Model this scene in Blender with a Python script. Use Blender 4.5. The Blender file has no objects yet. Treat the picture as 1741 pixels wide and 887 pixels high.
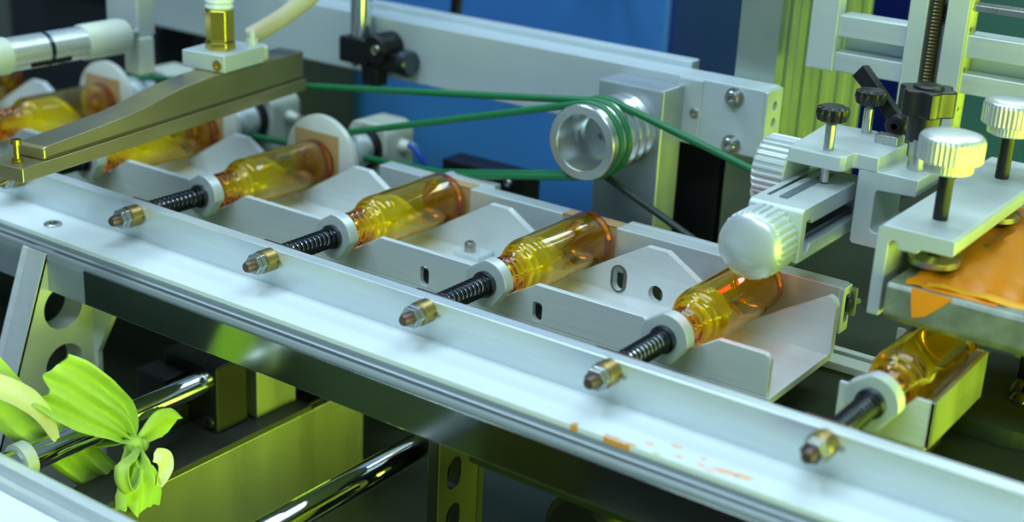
import bpy, bmesh, math, random
from mathutils import Vector, Matrix, geometry

random.seed(7)
S = 0.0016            # one modelling unit in metres
sc = bpy.context.scene
COL = sc.collection

# ------------------------------------------------------------------ camera
R = ((0.8108012769959234, 0.5834955421413531, 0.04619785193002142),
     (-0.2387874096413155, 0.25768146124852837, 0.9362589585823002),
     (0.534398598630807, -0.7701514246107656, 0.3482598468836712))
CAMPOS = (346.15, -285.82, 150.91)
cd = bpy.data.cameras.new('camera')
cam = bpy.data.objects.new('camera', cd)
COL.objects.link(cam)
m = Matrix(R).transposed().to_4x4()
m.translation = Vector(CAMPOS) * S
cam.matrix_world = m
cd.sensor_fit = 'HORIZONTAL'
cd.sensor_width = 36.0
cd.lens = 2412.06 / 1741 * 36
cd.clip_start = 0.01
cd.clip_end = 100
cd.dof.use_dof = True
cd.dof.focus_distance = 420 * S
cd.dof.aperture_fstop = 5.6
cd.dof.aperture_blades = 0
sc.camera = cam

# ------------------------------------------------------------------ world, lamps, exposure
w = bpy.data.worlds.new('world')
sc.world = w
w.use_nodes = True
w.node_tree.nodes['Background'].inputs[0].default_value = (0.36, 0.56, 0.70, 1)
w.node_tree.nodes['Background'].inputs[1].default_value = 0.42


def area(name, loc, target, sx, sy, power, color):
    l = bpy.data.lights.new(name, 'AREA')
    l.shape = 'RECTANGLE'
    l.size = sx * S
    l.size_y = sy * S
    l.energy = power
    l.color = color
    o = bpy.data.objects.new(name, l)
    COL.objects.link(o)
    o.location = Vector(loc) * S
    d = (Vector(target) - Vector(loc)).normalized()
    o.rotation_euler = d.to_track_quat('-Z', 'Y').to_euler()
    return o


COOL = (0.71, 0.90, 1.0)
area('ceiling_lamp', (150, 120, 900), (150, 100, 0), 700, 180, 8, COOL)
area('ceiling_lamp', (100, 760, 900), (100, 100, 0), 800, 150, 9.5, COOL)
area('ceiling_lamp', (100, 1250, 900), (100, 100, 0), 800, 150, 11, COOL)
area('ceiling_lamp', (-350, -150, 900), (0, 0, 0), 700, 160, 12, COOL)
area('ceiling_lamp', (300, -650, 800), (100, 0, 0), 700, 160, 15, COOL)
area('yellow_side_lamp', (760, 200, -150), (60, 170, -40), 1500, 290, 42, (0.68, 1.0, 0.03))

area('yellow_edge_fill', (760, 60, 75), (150, 40, 0), 600, 60, 3.5, (0.72, 1.0, 0.03))  # unseen second yellow fill, added to tint the right-facing edges

vs = sc.view_settings
vs.view_transform = 'Standard'
vs.look = 'None'
vs.exposure = -0.04
vs.gamma = 1.0
vs.use_curve_mapping = False


# ------------------------------------------------------------------ materials
def lin(c):
    return tuple(((v / 255) / 12.92 if v / 255 <= 0.04045 else ((v / 255 + 0.055) / 1.055) ** 2.4) for v in c) + (1.0,)


MATS = {}


def mat(name, rgb, metal=0.0, rough=0.5, var=0.12, scale=(60, 60, 60), bump=0.0, rvar=0.08, coat=0.0, spec=0.5):
    if name in MATS:
        return MATS[name]
    mt = bpy.data.materials.new(name)
    mt.use_nodes = True
    nt = mt.node_tree
    b = nt.nodes['Principled BSDF']
    tc = nt.nodes.new('ShaderNodeTexCoord')
    mp = nt.nodes.new('ShaderNodeMapping')
    mp.inputs['Scale'].default_value = scale
    nz = nt.nodes.new('ShaderNodeTexNoise')
    nz.inputs['Scale'].default_value = 1.0
    nz.inputs['Detail'].default_value = 5
    nt.links.new(tc.outputs['Object'], mp.inputs[0])
    nt.links.new(mp.outputs[0], nz.inputs['Vector'])
    cr = nt.nodes.new('ShaderNodeMix')
    cr.data_type = 'RGBA'
    c = lin(rgb)
    cr.inputs[6].default_value = tuple(v * (1 - var) for v in c[:3]) + (1,)
    cr.inputs[7].default_value = tuple(min(1, v * (1 + var)) for v in c[:3]) + (1,)
    nt.links.new(nz.outputs['Fac'], cr.inputs[0])
    nt.links.new(cr.outputs[2], b.inputs['Base Color'])
    mr = nt.nodes.new('ShaderNodeMapRange')
    mr.inputs[3].default_value = max(0.02, rough - rvar)
    mr.inputs[4].default_value = rough + rvar
    nt.links.new(nz.outputs['Fac'], mr.inputs[0])
    nt.links.new(mr.outputs[0], b.inputs['Roughness'])
    b.inputs['Metallic'].default_value = metal
    b.inputs['Specular IOR Level'].default_value = spec
    if coat:
        b.inputs['Coat Weight'].default_value = coat
    if bump:
        bp = nt.nodes.new('ShaderNodeBump')
        bp.inputs['Strength'].default_value = bump
        bp.inputs['Distance'].default_value = 0.0003
        nt.links.new(nz.outputs['Fac'], bp.inputs['Height'])
        nt.links.new(bp.outputs[0], b.inputs['Normal'])
    MATS[name] = mt
    return mt


ALU = mat('satin_aluminium', (206, 217, 221), 0.5, 0.36, 0.10, (40, 400, 400), 0.06)
ALUX = mat('brushed_aluminium_plate', (206, 216, 218), 0.25, 0.36, 0.10, (30, 300, 500), 0.10)
PAINT = mat('pale_grey_metal', (196, 208, 210), 0.35, 0.42, 0.06, (50, 50, 50))
BEAM = mat('grey_anodised_beam', (192, 207, 213), 0.3, 0.42, 0.06, (20, 60, 60))
CHROME = mat('polished_chrome', (215, 220, 222), 1.0, 0.06, 0.05, (50, 50, 50), 0, 0.03)
MIRROR = mat('polished_stainless', (160, 168, 160), 1.0, 0.13, 0.10, (30, 60, 60), 0.02, 0.04)
STEEL = mat('zinc_steel', (178, 182, 180), 0.95, 0.28, 0.12, (150, 150, 150))
DSTEEL = mat('dark_spring_steel', (92, 98, 104), 1.0, 0.25, 0.15, (150, 150, 150))
RUST = mat('brown_worn_steel', (110, 92, 84), 0.8, 0.42, 0.25, (300, 300, 300), 0.1)
BRASSC = mat('aged_brass_collar', (160, 138, 84), 0.9, 0.34, 0.2, (200, 200, 200))
BRASS = mat('burner_brass', (164, 156, 118), 0.8, 0.32, 0.16, (60, 25, 60), 0.05)
BRASSB = mat('bright_brass_fitting', (196, 176, 70), 0.95, 0.22, 0.1, (80, 80, 80))
BLACK = mat('black_plastic', (22, 24, 27), 0.0, 0.33, 0.2, (80, 80, 80))
BLACKM = mat('black_oxide_metal', (30, 32, 35), 0.5, 0.42, 0.2, (80, 80, 80))
GREEN = mat('green_belt_rubber', (14, 108, 62), 0.0, 0.42, 0.12, (60, 60, 60))
DGREEN = mat('shaded_dirty_belt', (40, 54, 52), 0.0, 0.45, 0.2, (60, 60, 60))
TAPE = mat('brown_packing_tape', (176, 146, 100), 0.0, 0.3, 0.06, (60, 60, 60), 0, 0.05)
BLUE = mat('blue_machine_paint', (56, 120, 194), 0.0, 0.46, 0.06, (8, 8, 8))
NAVY = mat('navy_machine_paint', (26, 46, 128), 0.0, 0.7, 0.06, (8, 8, 8), spec=0.1)
TEAL = mat('dark_teal_paint', (38, 80, 98), 0.0, 0.6, 0.1, (8, 8, 8))
DARK = mat('dark_grey_machine', (40, 46, 52), 0.2, 0.5, 0.2, (20, 20, 20))
SLATE = mat('slate_blue_panel', (66, 80, 94), 0.2, 0.5, 0.1, (15, 15, 15))
TABLE = mat('grey_steel_table', (44, 54, 40), 0.0, 0.55, 0.2, (40, 40, 40), 0.05, spec=0.06)
WHITE = mat('white_enamel', (222, 230, 232), 0.0, 0.4, 0.04, (30, 30, 30))
CREAM = mat('cream_housing', (196, 206, 196), 0.1, 0.45, 0.12, (60, 60, 60))
HOSE = mat('cream_rubber_hose', (206, 200, 168), 0.0, 0.5, 0.06, (40, 40, 40))
CLOTH = mat('lime_cloth', (172, 204, 100), 0.0, 0.9, 0.12, (160, 160, 160), 0.5)
STRAP = mat('pale_strap', (216, 214, 200), 0.0, 0.8, 0.08, (120, 120, 120))
OTAPE = mat('orange_film_tape', (230, 140, 10), 0.0, 0.34, 0.18, (25, 60, 60))
MESHF = mat('amber_screen_mesh', (206, 150, 30), 0.0, 0.5, 0.16, (20, 45, 20))
CAST = mat('worn_cast_frame', (128, 138, 128), 0.4, 0.34, 0.75, (110, 110, 110), 0.35)
RULER = mat('yellow_lit_ruler', (206, 214, 120), 0.1, 0.4, 0.04, (60, 60, 60))  # yellow of the side light put into the base colour
INK = mat('black_ink', (18, 18, 20), 0, 0.3, 0.1)
OINK = mat('orange_ink_stain', (214, 150, 60), 0, 0.6, 0.15, (200, 200, 200))
PINK = mat('faint_orange_ink', (232, 182, 132), 0, 0.6, 0.10, (300, 300, 300))
WALLM = mat('grey_wall_paint', (96, 106, 112), 0, 0.8, 0.04, (3, 3, 3))
FLOORM = mat('grey_floor', (16, 17, 18), 0, 0.7, 0.1, (3, 3, 3))
OLIVE = mat('stainless_panel', (172, 178, 170), 0.85, 0.28, 0.12, (6, 40, 6))
REDL = mat('red_led_lens', (230, 20, 20), 0, 0.2)


def glass():
    mt = bpy.data.materials.new('amber_glass')
    mt.use_nodes = True
    nt = mt.node_tree
    b = nt.nodes['Principled BSDF']
    b.inputs['Base Color'].default_value = (1, 0.99, 0.5, 1)
    b.inputs['Roughness'].default_value = 0.0
    b.inputs['IOR'].default_value = 1.47
    b.inputs['Transmission Weight'].default_value = 1.0
    tr = nt.nodes.new('ShaderNodeBsdfTranslucent')
    tr.inputs['Color'].default_value = (1.0, 0.82, 0.02, 1)
    mx = nt.nodes.new('ShaderNodeMixShader')
    mx.inputs[0].default_value = 0.04
    nt.links.new(b.outputs[0], mx.inputs[1])
    nt.links.new(tr.outputs[0], mx.inputs[2])
    nt.links.new(mx.outputs[0], nt.nodes['Material Output'].inputs['Surface'])
    va = nt.nodes.new('ShaderNodeVolumeAbsorption')
    va.inputs['Color'].default_value = (0.999, 0.949, 0.0, 1)
    va.inputs['Density'].default_value = 1500
    nt.links.new(va.outputs[0], nt.nodes['Material Output'].inputs['Volume'])
    return mt


GLASS = glass()


# ------------------------------------------------------------------ mesh builder (modelling units)
LOCAL_Q = 1.0    # size factor of things built in their own axes
WL = {}          # object name -> base point of its thing


def basis(ax):
    ax = Vector(ax).normalized()
    h = Vector((0, 0, 1)) if abs(ax.z) < 0.9 else Vector((1, 0, 0))
    u = ax.cross(h).normalized()
    v = ax.cross(u).normalized()
    return ax, u, v


class MB:
    def __init__(s):
        s.v = []
        s.f = []
        s.sm = []

    def add(s, vs_, fs_, smooth=False):
        k = len(s.v)
        s.v += [Vector(p) for p in vs_]
        for f in fs_:
            s.f.append([i + k for i in f])
            s.sm.append(smooth)
        return s

    def box(s, x0, x1, y0, y1, z0, z1):
        vs_ = [(x, y, z) for x in (x0, x1) for y in (y0, y1) for z in (z0, z1)]
        return s.add(vs_, [(0, 1, 3, 2), (4, 6, 7, 5), (0, 4, 5, 1), (2, 3, 7, 6), (0, 2, 6, 4), (1, 5, 7, 3)])

    def prism(s, prof, axis, a, b, holes=()):
        def P(p, t):
            if axis == 'X':
                return (t, p[0], p[1])
            if axis == 'Y':
                return (p[0], t, p[1])
            return (p[0], p[1], t)
        loops = [list(prof)] + [list(h) for h in holes]
        flat = [p for l in loops for p in l]
        n = len(flat)
        tris = geometry.tessellate_polygon([[Vector((p[0], p[1], 0)) for p in l] for l in loops])
        vs_ = [P(p, a) for p in flat] + [P(p, b) for p in flat]
        fs_ = []
        if len(loops) == 1:
            fs_ = [list(range(n)), list(range(2 * n - 1, n - 1, -1))]
        else:
            for t in tris:
                fs_.append(list(t))
                fs_.append([i + n for i in reversed(t)])
        k = 0
        for l in loops:
            m_ = len(l)
            for i in range(m_):
                j = (i + 1) % m_
                fs_.append([k + i, k + j, k + j + n, k + i + n])
            k += m_
        return s.add(vs_, fs_)

    def lathe(s, o, ax, prof, n=32, smooth=True):
        """prof: list of (t, r); ends with r=0 close to a point, else they are capped"""
        o = Vector(o)
        ax, u, v = basis(ax)
        vs_ = []
        rings = []
        for t, r in prof:
            if r <= 1e-6:
                rings.append([len(vs_)])
                vs_.append(o + ax * t)
            else:
                rings.append(list(range(len(vs_), len(vs_) + n)))
                for i in range(n):
                    a = 2 * math.pi * i / n
                    vs_.append(o + ax * t + (u * math.cos(a) + v * math.sin(a)) * r)
        fs_ = []
        for A, B in zip(rings, rings[1:]):
            if len(A) == 1 and len(B) == 1:
                continue
            for i in range(n):
                j = (i + 1) % n
                if len(A) == 1:
                    fs_.append([A[0], B[j], B[i]])
                elif len(B) == 1:
                    fs_.append([A[i], A[j], B[0]])
                else:
                    fs_.append([A[i], A[j], B[j], B[i]])
        s.add(vs_, fs_, smooth)
        k = len(s.v) - len(vs_)
        for A in (rings[0], rings[-1]):
            if len(A) > 1:
                s.f.append([k + i for i in A])
                s.sm.append(False)
        return s

    def cyl(s, p0, p1, r, n=24, r1=None):
        p0 = Vector(p0)
        p1 = Vector(p1)
        L = (p1 - p0).length
        return s.lathe(p0, p1 - p0, [(0, r), (L, r if r1 is None else r1)], n)

    def ring(s, p0, p1, ro, ri, n=32):
        """hollow tube"""
        p0 = Vector(p0)
        p1 = Vector(p1)
        L = (p1 - p0).length
        ax, u, v = basis(p1 - p0)
        vs_ = []
        for t, r in ((0, ro), (L, ro), (L, ri), (0, ri)):
            for i in range(n):
                a = 2 * math.pi * i / n
                vs_.append(p0 + ax * t + (u * math.cos(a) + v * math.sin(a)) * r)
        fs_ = []
        for q in range(4):
            for i in range(n):
                j = (i + 1) % n
                q2 = (q + 1) % 4
                fs_.append([q * n + i, q * n + j, q2 * n + j, q2 * n + i])
        return s.add(vs_, fs_, True)

    def knurl(s, o, ax, prof, n=26, depth=0.07):
        """gear-edged lathe; prof (t, r, tooth 0..1)"""
        o = Vector(o)
        ax, u, v = basis(ax)
        N = n * 4
        pat = (0, 0, 1, 1)
        vs_ = []
        for t, r, k in prof:
            for i in range(N):
                a = 2 * math.pi * i / N
                rr = r * (1 - depth * k * pat[i % 4])
                vs_.append(o + ax * t + (u * math.cos(a) + v * math.sin(a)) * rr)
        fs_ = []
        for q in range(len(prof) - 1):
            for i in range(N):
                j = (i + 1) % N
                fs_.append([q * N + i, q * N + j, (q + 1) * N + j, (q + 1) * N + i])
        fs_.append(list(range(N)))
        fs_.append(list(range((len(prof) - 1) * N, len(prof) * N))[::-1])
        return s.add(vs_, fs_)

    def tube(s, pts, r, n=12, closed=False):
        pts = [Vector(p) for p in pts]
        m_ = len(pts)
        vs_ = []
        up = None
        for i, p in enumerate(pts):
            if closed:
                d = pts[(i + 1) % m_] - pts[i - 1]
            else:
                d = pts[min(i + 1, m_ - 1)] - pts[max(i - 1, 0)]
            d.normalize()
            if up is None:
                up = basis(d)[1]
            up = (up - d * up.dot(d)).normalized()
            vv = d.cross(up)
            for k in range(n):
                a = 2 * math.pi * k / n
                vs_.append(p + (up * math.cos(a) + vv * math.sin(a)) * r)
        fs_ = []
        for i in range(m_ if closed else m_ - 1):
            i2 = (i + 1) % m_
            for k in range(n):
                k2 = (k + 1) % n
                fs_.append([i * n + k, i * n + k2, i2 * n + k2, i2 * n + k])
        if not closed:
            fs_.append(list(range(n)))
            fs_.append(list(range((m_ - 1) * n, m_ * n))[::-1])
        return s.add(vs_, fs_, True)

    def build(s, name, material, parent=None, bevel=0.0, local=False, seg=2, subsurf=0, base=None):
        off = Vector((0, 0, 0))
        if parent is not None:
            off = Vector((0, 0, 0)) if local else WL[parent.name]
        elif base is not None:
            off = Vector(base)
        elif not local:
            # base point of the mesh: middle of its footprint
            xs = [p.x for p in s.v]
            ys = [p.y for p in s.v]
            zs = [p.z for p in s.v]
            off = Vector(((min(xs) + max(xs)) / 2, (min(ys) + max(ys)) / 2, min(zs)))
        q_ = LOCAL_Q if local else 1.0
        me = bpy.data.meshes.new(name)
        me.from_pydata([tuple((p - off) * S * q_) for p in s.v], [], s.f)
        me.polygons.foreach_set('use_smooth', s.sm)
        bm = bmesh.new()
        bm.from_mesh(me)
        bmesh.ops.recalc_face_normals(bm, faces=bm.faces)
        for e in bm.edges:
            if len(e.link_faces) == 2 and e.calc_face_angle(0) > 0.7:
                e.smooth = False
        bm.to_mesh(me)
        bm.free()
        me.materials.append(material)
        o = bpy.data.objects.new(name, me)
        COL.objects.link(o)
        if parent is not None:
            o.parent = parent
            WL[o.name] = WL[parent.name]
        else:
            o.location = off * S
            WL[o.name] = off
        if bevel:
            b = o.modifiers.new('bevel', 'BEVEL')
            b.width = bevel * S
            b.segments = seg
            b.limit_method = 'ANGLE'
            b.angle_limit = 0.6
            b.harden_normals = False
        if subsurf:
            b = o.modifiers.new('subsurf', 'SUBSURF')
            b.levels = subsurf
            b.render_levels = subsurf
        return o


def tag(o, label, cat, group=None):
    o['label'] = label
    o['category'] = cat
    if group:
        o['group'] = group
    return o


def thing(name, label, cat, loc=(0, 0, 0), group=None, rotz=0.0):
    o = bpy.data.objects.new(name, None)
    COL.objects.link(o)
    o.location = Vector(loc) * S
    o.rotation_euler = (0, 0, rotz)
    o.empty_display_size = 0.01
    WL[o.name] = Vector(loc)
    return tag(o, label, cat, group)


def structure(o):
    o['kind'] = 'structure'
    return o


def dup(root, loc, label, extra=()):
    r = root.copy()
    COL.objects.link(r)
    r.location = Vector(loc) * S
    WL[r.name] = Vector(loc)
    r['label'] = label
    for ch in list(root.children):
        c = ch.copy()
        COL.objects.link(c)
        c.parent = r
        WL[c.name] = WL[r.name]
        for g in list(ch.children):
            d = g.copy()
            COL.objects.link(d)
            d.parent = c
    return r


def rrect(x0, x1, z0, z1, r, n=5, corners=(1, 1, 1, 1)):
    """rounded rectangle, corners order: (x0,z0),(x1,z0),(x1,z1),(x0,z1)"""
    out = []
    for (cx, cz, a0, px, pz), c in zip(((x0 + r, z0 + r, 180, x0, z0), (x1 - r, z0 + r, 270, x1, z0),
                                        (x1 - r, z1 - r, 0, x1, z1), (x0 + r, z1 - r, 90, x0, z1)), corners):
        if c:
            for i in range(n + 1):
                a = math.radians(a0 + 90 * i / n)
                out.append((cx + r * math.cos(a), cz + r * math.sin(a)))
        else:
            out.append((px, pz))
    return out


def circ(cx, cz, r, n=24, rz=None):
    return [(cx + r * math.cos(2 * math.pi * i / n), cz + (rz or r) * math.sin(2 * math.pi * i / n)) for i in range(n)]


def slot(cx, cz, r, h, n=6):
    """upright slot hole"""
    out = []
    for i in range(n + 1):
        a = math.pi * i / n
        out.append((cx + r * math.cos(a), cz + h / 2 - r + r * math.sin(a)))
    for i in range(n + 1):
        a = math.pi + math.pi * i / n
        out.append((cx + r * math.cos(a), cz - h / 2 + r + r * math.sin(a)))
    return out


def hexnut(mb, o, ax, r, L):
    mb.lathe(o, ax, [(0, r * 0.9), (L * 0.12, r), (L * 0.88, r), (L, r * 0.9)], 6, False)


def socket_screw(parent, p, ax, r, L, name='socket_screw', material=None):
    """cap screw head with a recessed hexagon socket"""
    b = MB()
    b.lathe(p, ax, [(0, r), (L * 0.85, r), (L, r * 0.85), (L, r * 0.5), (L * 0.45, r * 0.5), (L * 0.45, 0)], 18)
    return b.build(name, material or STEEL, parent)


# ================================================================== large setting
structure(MB().box(-1500, 1300, -1500, 1800, -520, -500).build('floor', FLOORM))
structure(MB().box(-1500, 1300, 1800, 1820, -500, 1150).build('wall_back', WALLM))
structure(MB().box(-1520, -1500, -1500, 1800, -500, 1150).build('wall_left', WALLM))

cab = thing('machine_cabinet', 'dark lower cabinet carrying the whole machine, seen under the front rail', 'cabinet', (50, 60, -500))
MB().box(-330, 150, -150, 255, -500, -112).build('cabinet_body', DARK, cab, 2)
MB().box(-332, 152, -152, 257, -112, -108).build('cabinet_top', mat('dark_olive_steel', (74, 82, 66), 0.5, 0.45, 0.2, (20, 20, 20)), cab, 0.6)
rp_ = thing('rear_apron', 'slate blue upright panel under the table behind the chrome rods', 'panel', (-30, 114, -108))
MB().box(-330, 30, 112, 116, -108, -31).build('apron_sheet', SLATE, rp_, 0.4)
MB().box(-300, -280, 116, 136, -108, -31).build('support_post', DARK, rp_, 0.6)
MB().box(0, 20, 116, 136, -108, -31).build('support_post', DARK, rp_, 0.6)

# table under the carriage
tb = thing('machine_table', 'grey-green steel table surface below the carriage and bottle rails', 'table', (80, 80, -31))
MB().prism([(-320, 40), (148, 40), (148, -16), (272, -16), (272, 141), (243, 142), (243, 330), (154, 330), (154, 141), (-320, 141)], 'Z', -31, -25).build('table_plate', TABLE, tb, 0.5)
tag(MB().box(194, 236, 93, 100, -25, -22.5).build('guide_strip', ALUX, None, 0.3), 'wide flat metal strip on the table left of the last bottle', 'strip')
tag(MB().box(194, 236, 104, 107, -25, -23).build('guide_strip', ALUX, None, 0.3), 'narrow metal strip on the table farther back, left of the screen frame', 'strip')

# blue machine behind
bl = thing('blue_machine', 'large bright blue machine housing standing behind the grey beam', 'machine', (-130, 330, -500))
MB().box(-420, 44, 261, 560, -108, 330).build('housing', BLUE, bl, 2)
MB().box(44, 46, 262, 559, -108, 330).build('side_panel', NAVY, bl, 0.5)
MB().box(-400, 30, 275, 540, -500, -108).build('plinth', DARK, bl, 1)

tc_ = thing('teal_cabinet', 'dark teal cabinet in the background behind the ruler and right knob', 'cabinet', (260, 420, -500))
MB().box(120, 480, 400, 600, -500, 62).build('cabinet_body', TEAL, tc_, 2)
MB().box(118, 482, 398, 602, 62, 66).build('cabinet_top', DARK, tc_, 0.6)

dk = thing('dark_motor_unit', 'blurred dark motor unit in the upper left background behind the cylinder', 'machine', (-210, 215, -108))
MB().box(-330, -128, 190, 250, -108, 66).build('motor_housing', DARK, dk, 2)
MB().lathe((-150, 150, 8), (0, 1, 0), [(0, 12), (2, 14), (38, 14), (40, 12)], 28).build('motor_barrel', BLACKM, dk)
MB().box(-170, -130, 160, 190, -8, 20).build('motor_foot', DARK, dk, 0.8)
MB().box(-320, -135, 186, 190, 46, 54).build('housing_trim', CREAM, dk, 0.4)
MB().box(-300, -180, 178, 190, 20, 40).build('terminal_box', SLATE, dk, 0.8)

# grey beam with bolts and end holes
bm_ = thing('support_beam', 'long pale grey beam crossing behind the green belts to a bolted end', 'beam', (0, 140, 19))
MB().box(-160, 152, 134, 146, 22, 45.2).build('beam_body', BEAM, bm_, 0.5)
MB().box(-160, 118, 146, 152, 42, 47.5).build('rear_lip', BEAM, bm_, 0.5)
MB().prism(rrect(134.3, 145.7, 22.4, 44.8, 0.6, 2), 'X', 152, 153.2,
           holes=[circ(140.5, z, 1.7, 14) for z in (28, 33.6, 39.2)]).build('end_plate', PAINT, bm_)
for x, z in ((141.6, 41.2), (142.1, 25.2)):
    wsh = MB()
    wsh.lathe((x, 134, z), (0, -1, 0), [(0, 3.4), (0.7, 3.4)], 22)
    wo = wsh.build('washer', STEEL, bm_)
    socket_screw(wo, (x, 133.3, z), (0, -1, 0), 2.5, 2.6)
MB().box(120.5, 129.5, 133.2, 134, 22.5, 44.6).build('shading_strip', ALU, bm_, 0.3)  # lighter strip added to imitate shading on the beam front
socket_screw(bm_, (127.6, 133.2, 33.5), (0, -1, 0), 1.6, 1.0)

# column of T-slot profile
co = thing('profile_column', 'tall aluminium profile column with grooved yellow-lit side right of beam', 'column', (141, 180, -108))
prof = [(134.5, 146.5), (149.2, 146.5)]
y = 146.5
while y < 216:
    prof += [(149.2, y + 6), (147.6, y + 6.4), (147.6, y + 8.6), (149.2, y + 9), (149.2, y + 14.5), (148.5, y + 14.9), (148.5, y + 15.2), (149.2, y + 15.6)]
    y += 15.6
prof += [(149.2, y + 2), (134.5, y + 2)]
MB().prism(prof, 'Z', -104, 150).build('column_body', mat('satin_column_profile', (170, 182, 170), 0.85, 0.36, 0.06), co)
MB().box(128, 151, 143, 222, -108, -104).build('foot_plate', BEAM, co, 0.4)

cdx = MB().box(104, 131, 150, 170, -108, 20).build('gap_darkening_box', mat('matt_black_steel', (10, 11, 12)), None, 0.8)  # black box added to keep the gap behind the block dark
tag(cdx, 'tall matt black box added to darken the gap between pulley block and column', 'dark filler')
# pulley block + drum pulley
pb = thing('pulley_block', 'grey rectangular bearing block behind the ribbed drum pulley', 'block', (110, 126, -25))
MB().box(97.5, 123.0, 119, 133.6, -25, 42.3).build('block_body', mat('grey_anodised_block', (158, 170, 178), 0.5, 0.4, 0.06), pb, 0.7)
PX, PZ, PR = 108.9, 27.3, 12.6
dp = thing('drum_pulley', 'silver ribbed drum pulley with a deep hollow end carrying green belts', 'pulley', (PX, 92, PZ))
prof = [(0.6, 9.2), (0, 9.6), (0, PR - 0.4), (0.4, PR), (2.6, PR)]
for k in range(5):
    g0 = 3.0 + k * 4.6
    prof += [(g0, PR), (g0 + 0.8, PR - 1.7), (g0 + 2.6, PR - 1.7), (g0 + 3.6, PR)]
prof += [(27, PR)]
d = MB()
d.lathe((PX, 92, PZ), (0, 1, 0), [(14, 0), (14, 7.6), (12.5, 8.6)] + prof + [(27, 0)], 56)
dpb = d.build('drum', mat('turned_aluminium', (200, 208, 208), 0.9, 0.24, 0.1, (60, 60, 60)), dp)
d = MB()
d.lathe((PX, 105.9, PZ), (0, -1, 0), [(0, 2.4), (1.6, 2.2), (1.6, 1.2), (0.6, 1.2), (0.6, 0)], 18)
d.build('shaft_screw', STEEL, dp)

# ================================================================== belts
def tangent_path(circles, y, step=12):
    """closed belt path round circles (x,z,r) listed clockwise, all on the outer side"""
    pts = []
    n = len(circles)
    tang = []
    for i in range(n):
        x0, z0, r0 = circles[i]
        x1, z1, r1 = circles[(i + 1) % n]
        dx, dz = x1 - x0, z1 - z0
        D = math.hypot(dx, dz)
        th = math.atan2(dz, dx)
        be = math.acos((r0 - r1) / D)
        a = th + be      # clockwise travel keeps the belt on the left side
        tang.append(((x0 + r0 * math.cos(a), z0 + r0 * math.sin(a), a), (x1 + r1 * math.cos(a), z1 + r1 * math.sin(a), a)))
    for i in range(n):
        s0, s1 = tang[i]
        a_in = s1[2]
        a_out = tang[(i + 1) % n][0][2]
        for k in range(1, 25):
            t = k / 25
            pts.append((s0[0] + (s1[0] - s0[0]) * t, y, s0[1] + (s1[1] - s0[1]) * t))
        while a_out > a_in:
            a_out -= 2 * math.pi
        cx, cz, r = circles[(i + 1) % n]
        m_ = max(4, int((a_in - a_out) / 0.12))
        for k in range(m_ + 1):
            a = a_in + (a_out - a_in) * k / m_
            pts.append((cx + r * math.cos(a), y, cz + r * math.sin(a)))
    return pts


BR = 1.25
GR = PR - 1.5 + BR * 0.9
b = MB().tube(tangent_path([(0, 0, 6.6 + BR), (PX, PZ, GR)], 97.0 - 0.3), BR, 10, True).build('drive_belt', GREEN)
tag(b, 'green round belt from front drum groove to pulley behind the nearest white disc', 'belt', 'green drive belts')
b = MB().tube(tangent_path([(-120, 0, 6.6 + BR), (PX, PZ, GR), (44, 6.5, 5.0)], 101.3), BR, 10, True).build('drive_belt', GREEN)
tag(b, 'green round belt running far left from second drum groove under the beam', 'belt', 'green drive belts')
path = tangent_path([(PX, PZ, GR), (169, 21, 4.6), (167, -4, 4.6)], 105.9)
k0 = min(range(len(path)), key=lambda i: (path[i][0] - 167) ** 2 + (path[i][2] + 8.6) ** 2)
k1 = max(range(len(path)), key=lambda i: path[i][0])
path = path[k1:] + path[:k1]
k0 = min(range(len(path)), key=lambda i: (path[i][0] - 167) ** 2 + (path[i][2] + 8.6) ** 2)
k2 = min(range(len(path)), key=lambda i: (path[i][0] - PX - 2) ** 2 + (path[i][2] - PZ + GR) ** 2)
sbt = thing('drive_belt', 'green belt sloping down right from the drum, its lower run coloured dark for dirt and underside shade', 'belt', (140, 105.9, -9), 'green drive belts')
MB().tube(path[k2:] + path[:k0 + 1], BR, 10).build('upper_run', GREEN, sbt)
MB().tube(path[k0:k2 + 1], BR, 10).build('lower_run', DGREEN, sbt)  # dirt and underside shade put into one dark colour
ip = thing('idler_bracket', 'small grey idler bracket hidden behind the clamp arm, guiding sloping belt', 'bracket', (168, 112, -25))
MB().box(163, 173, 110.2, 113, -25, 24).build('bracket_plate', BEAM, ip, 0.4)
for x, z in ((169, 21), (167, -4)):
    MB().lathe((x, 103, z), (0, 1, 0), [(0, 4.0), (1.6, 4.0), (2.2, 3.3), (3.6, 3.3), (4.2, 4.0), (7.2, 4.0)], 20).build('idler_pulley', ALU, ip)

# ================================================================== front rail (L section on a bar)
fr = thing('front_rail', 'long bright aluminium angle rail holding the row of spring pins', 'rail', (50, -8, -25))
XL, XR = -190, 330
b = MB().prism([(0, -8.5), (0, 3.0), (0.3, 3.3), (3.9, 3.3), (4.2, 3.0), (4.2, -8.5)], 'X', XL, XR)
b.build('upright_flange', ALU, fr, 0)
MB().box(XL, XR, -17.2, 4.2, -10.3, -8.5).build('base_plate', mat('white_bright_plate', (212, 224, 230), 0.05, 0.5, 0.04, (20, 60, 60), spec=0.25), fr, 0.3)
MB().prism([(4.2, -25), (-21.8, -25), (-21.8, -14.4), (-21.5, -12.4), (-21.2, -11.9), (-19.9, -11.9), (-19.7, -14.6), (-18.9, -14.6), (-18.7, -11.6),
            (-18.2, -11.4), (-17.6, -11.4), (-17.4, -10.3), (4.2, -10.3)], 'X', XL, XR).build('grooved_bar', mat('extruded_matt_aluminium', (158, 170, 176), 0.6, 0.42, 0.1, (10, 400, 400)), fr)
MB().box(0, XR, -22.4, -21.8, -24.6, -13.2).build('polished_strip', MIRROR, fr, 0.12)
b = MB()
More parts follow.
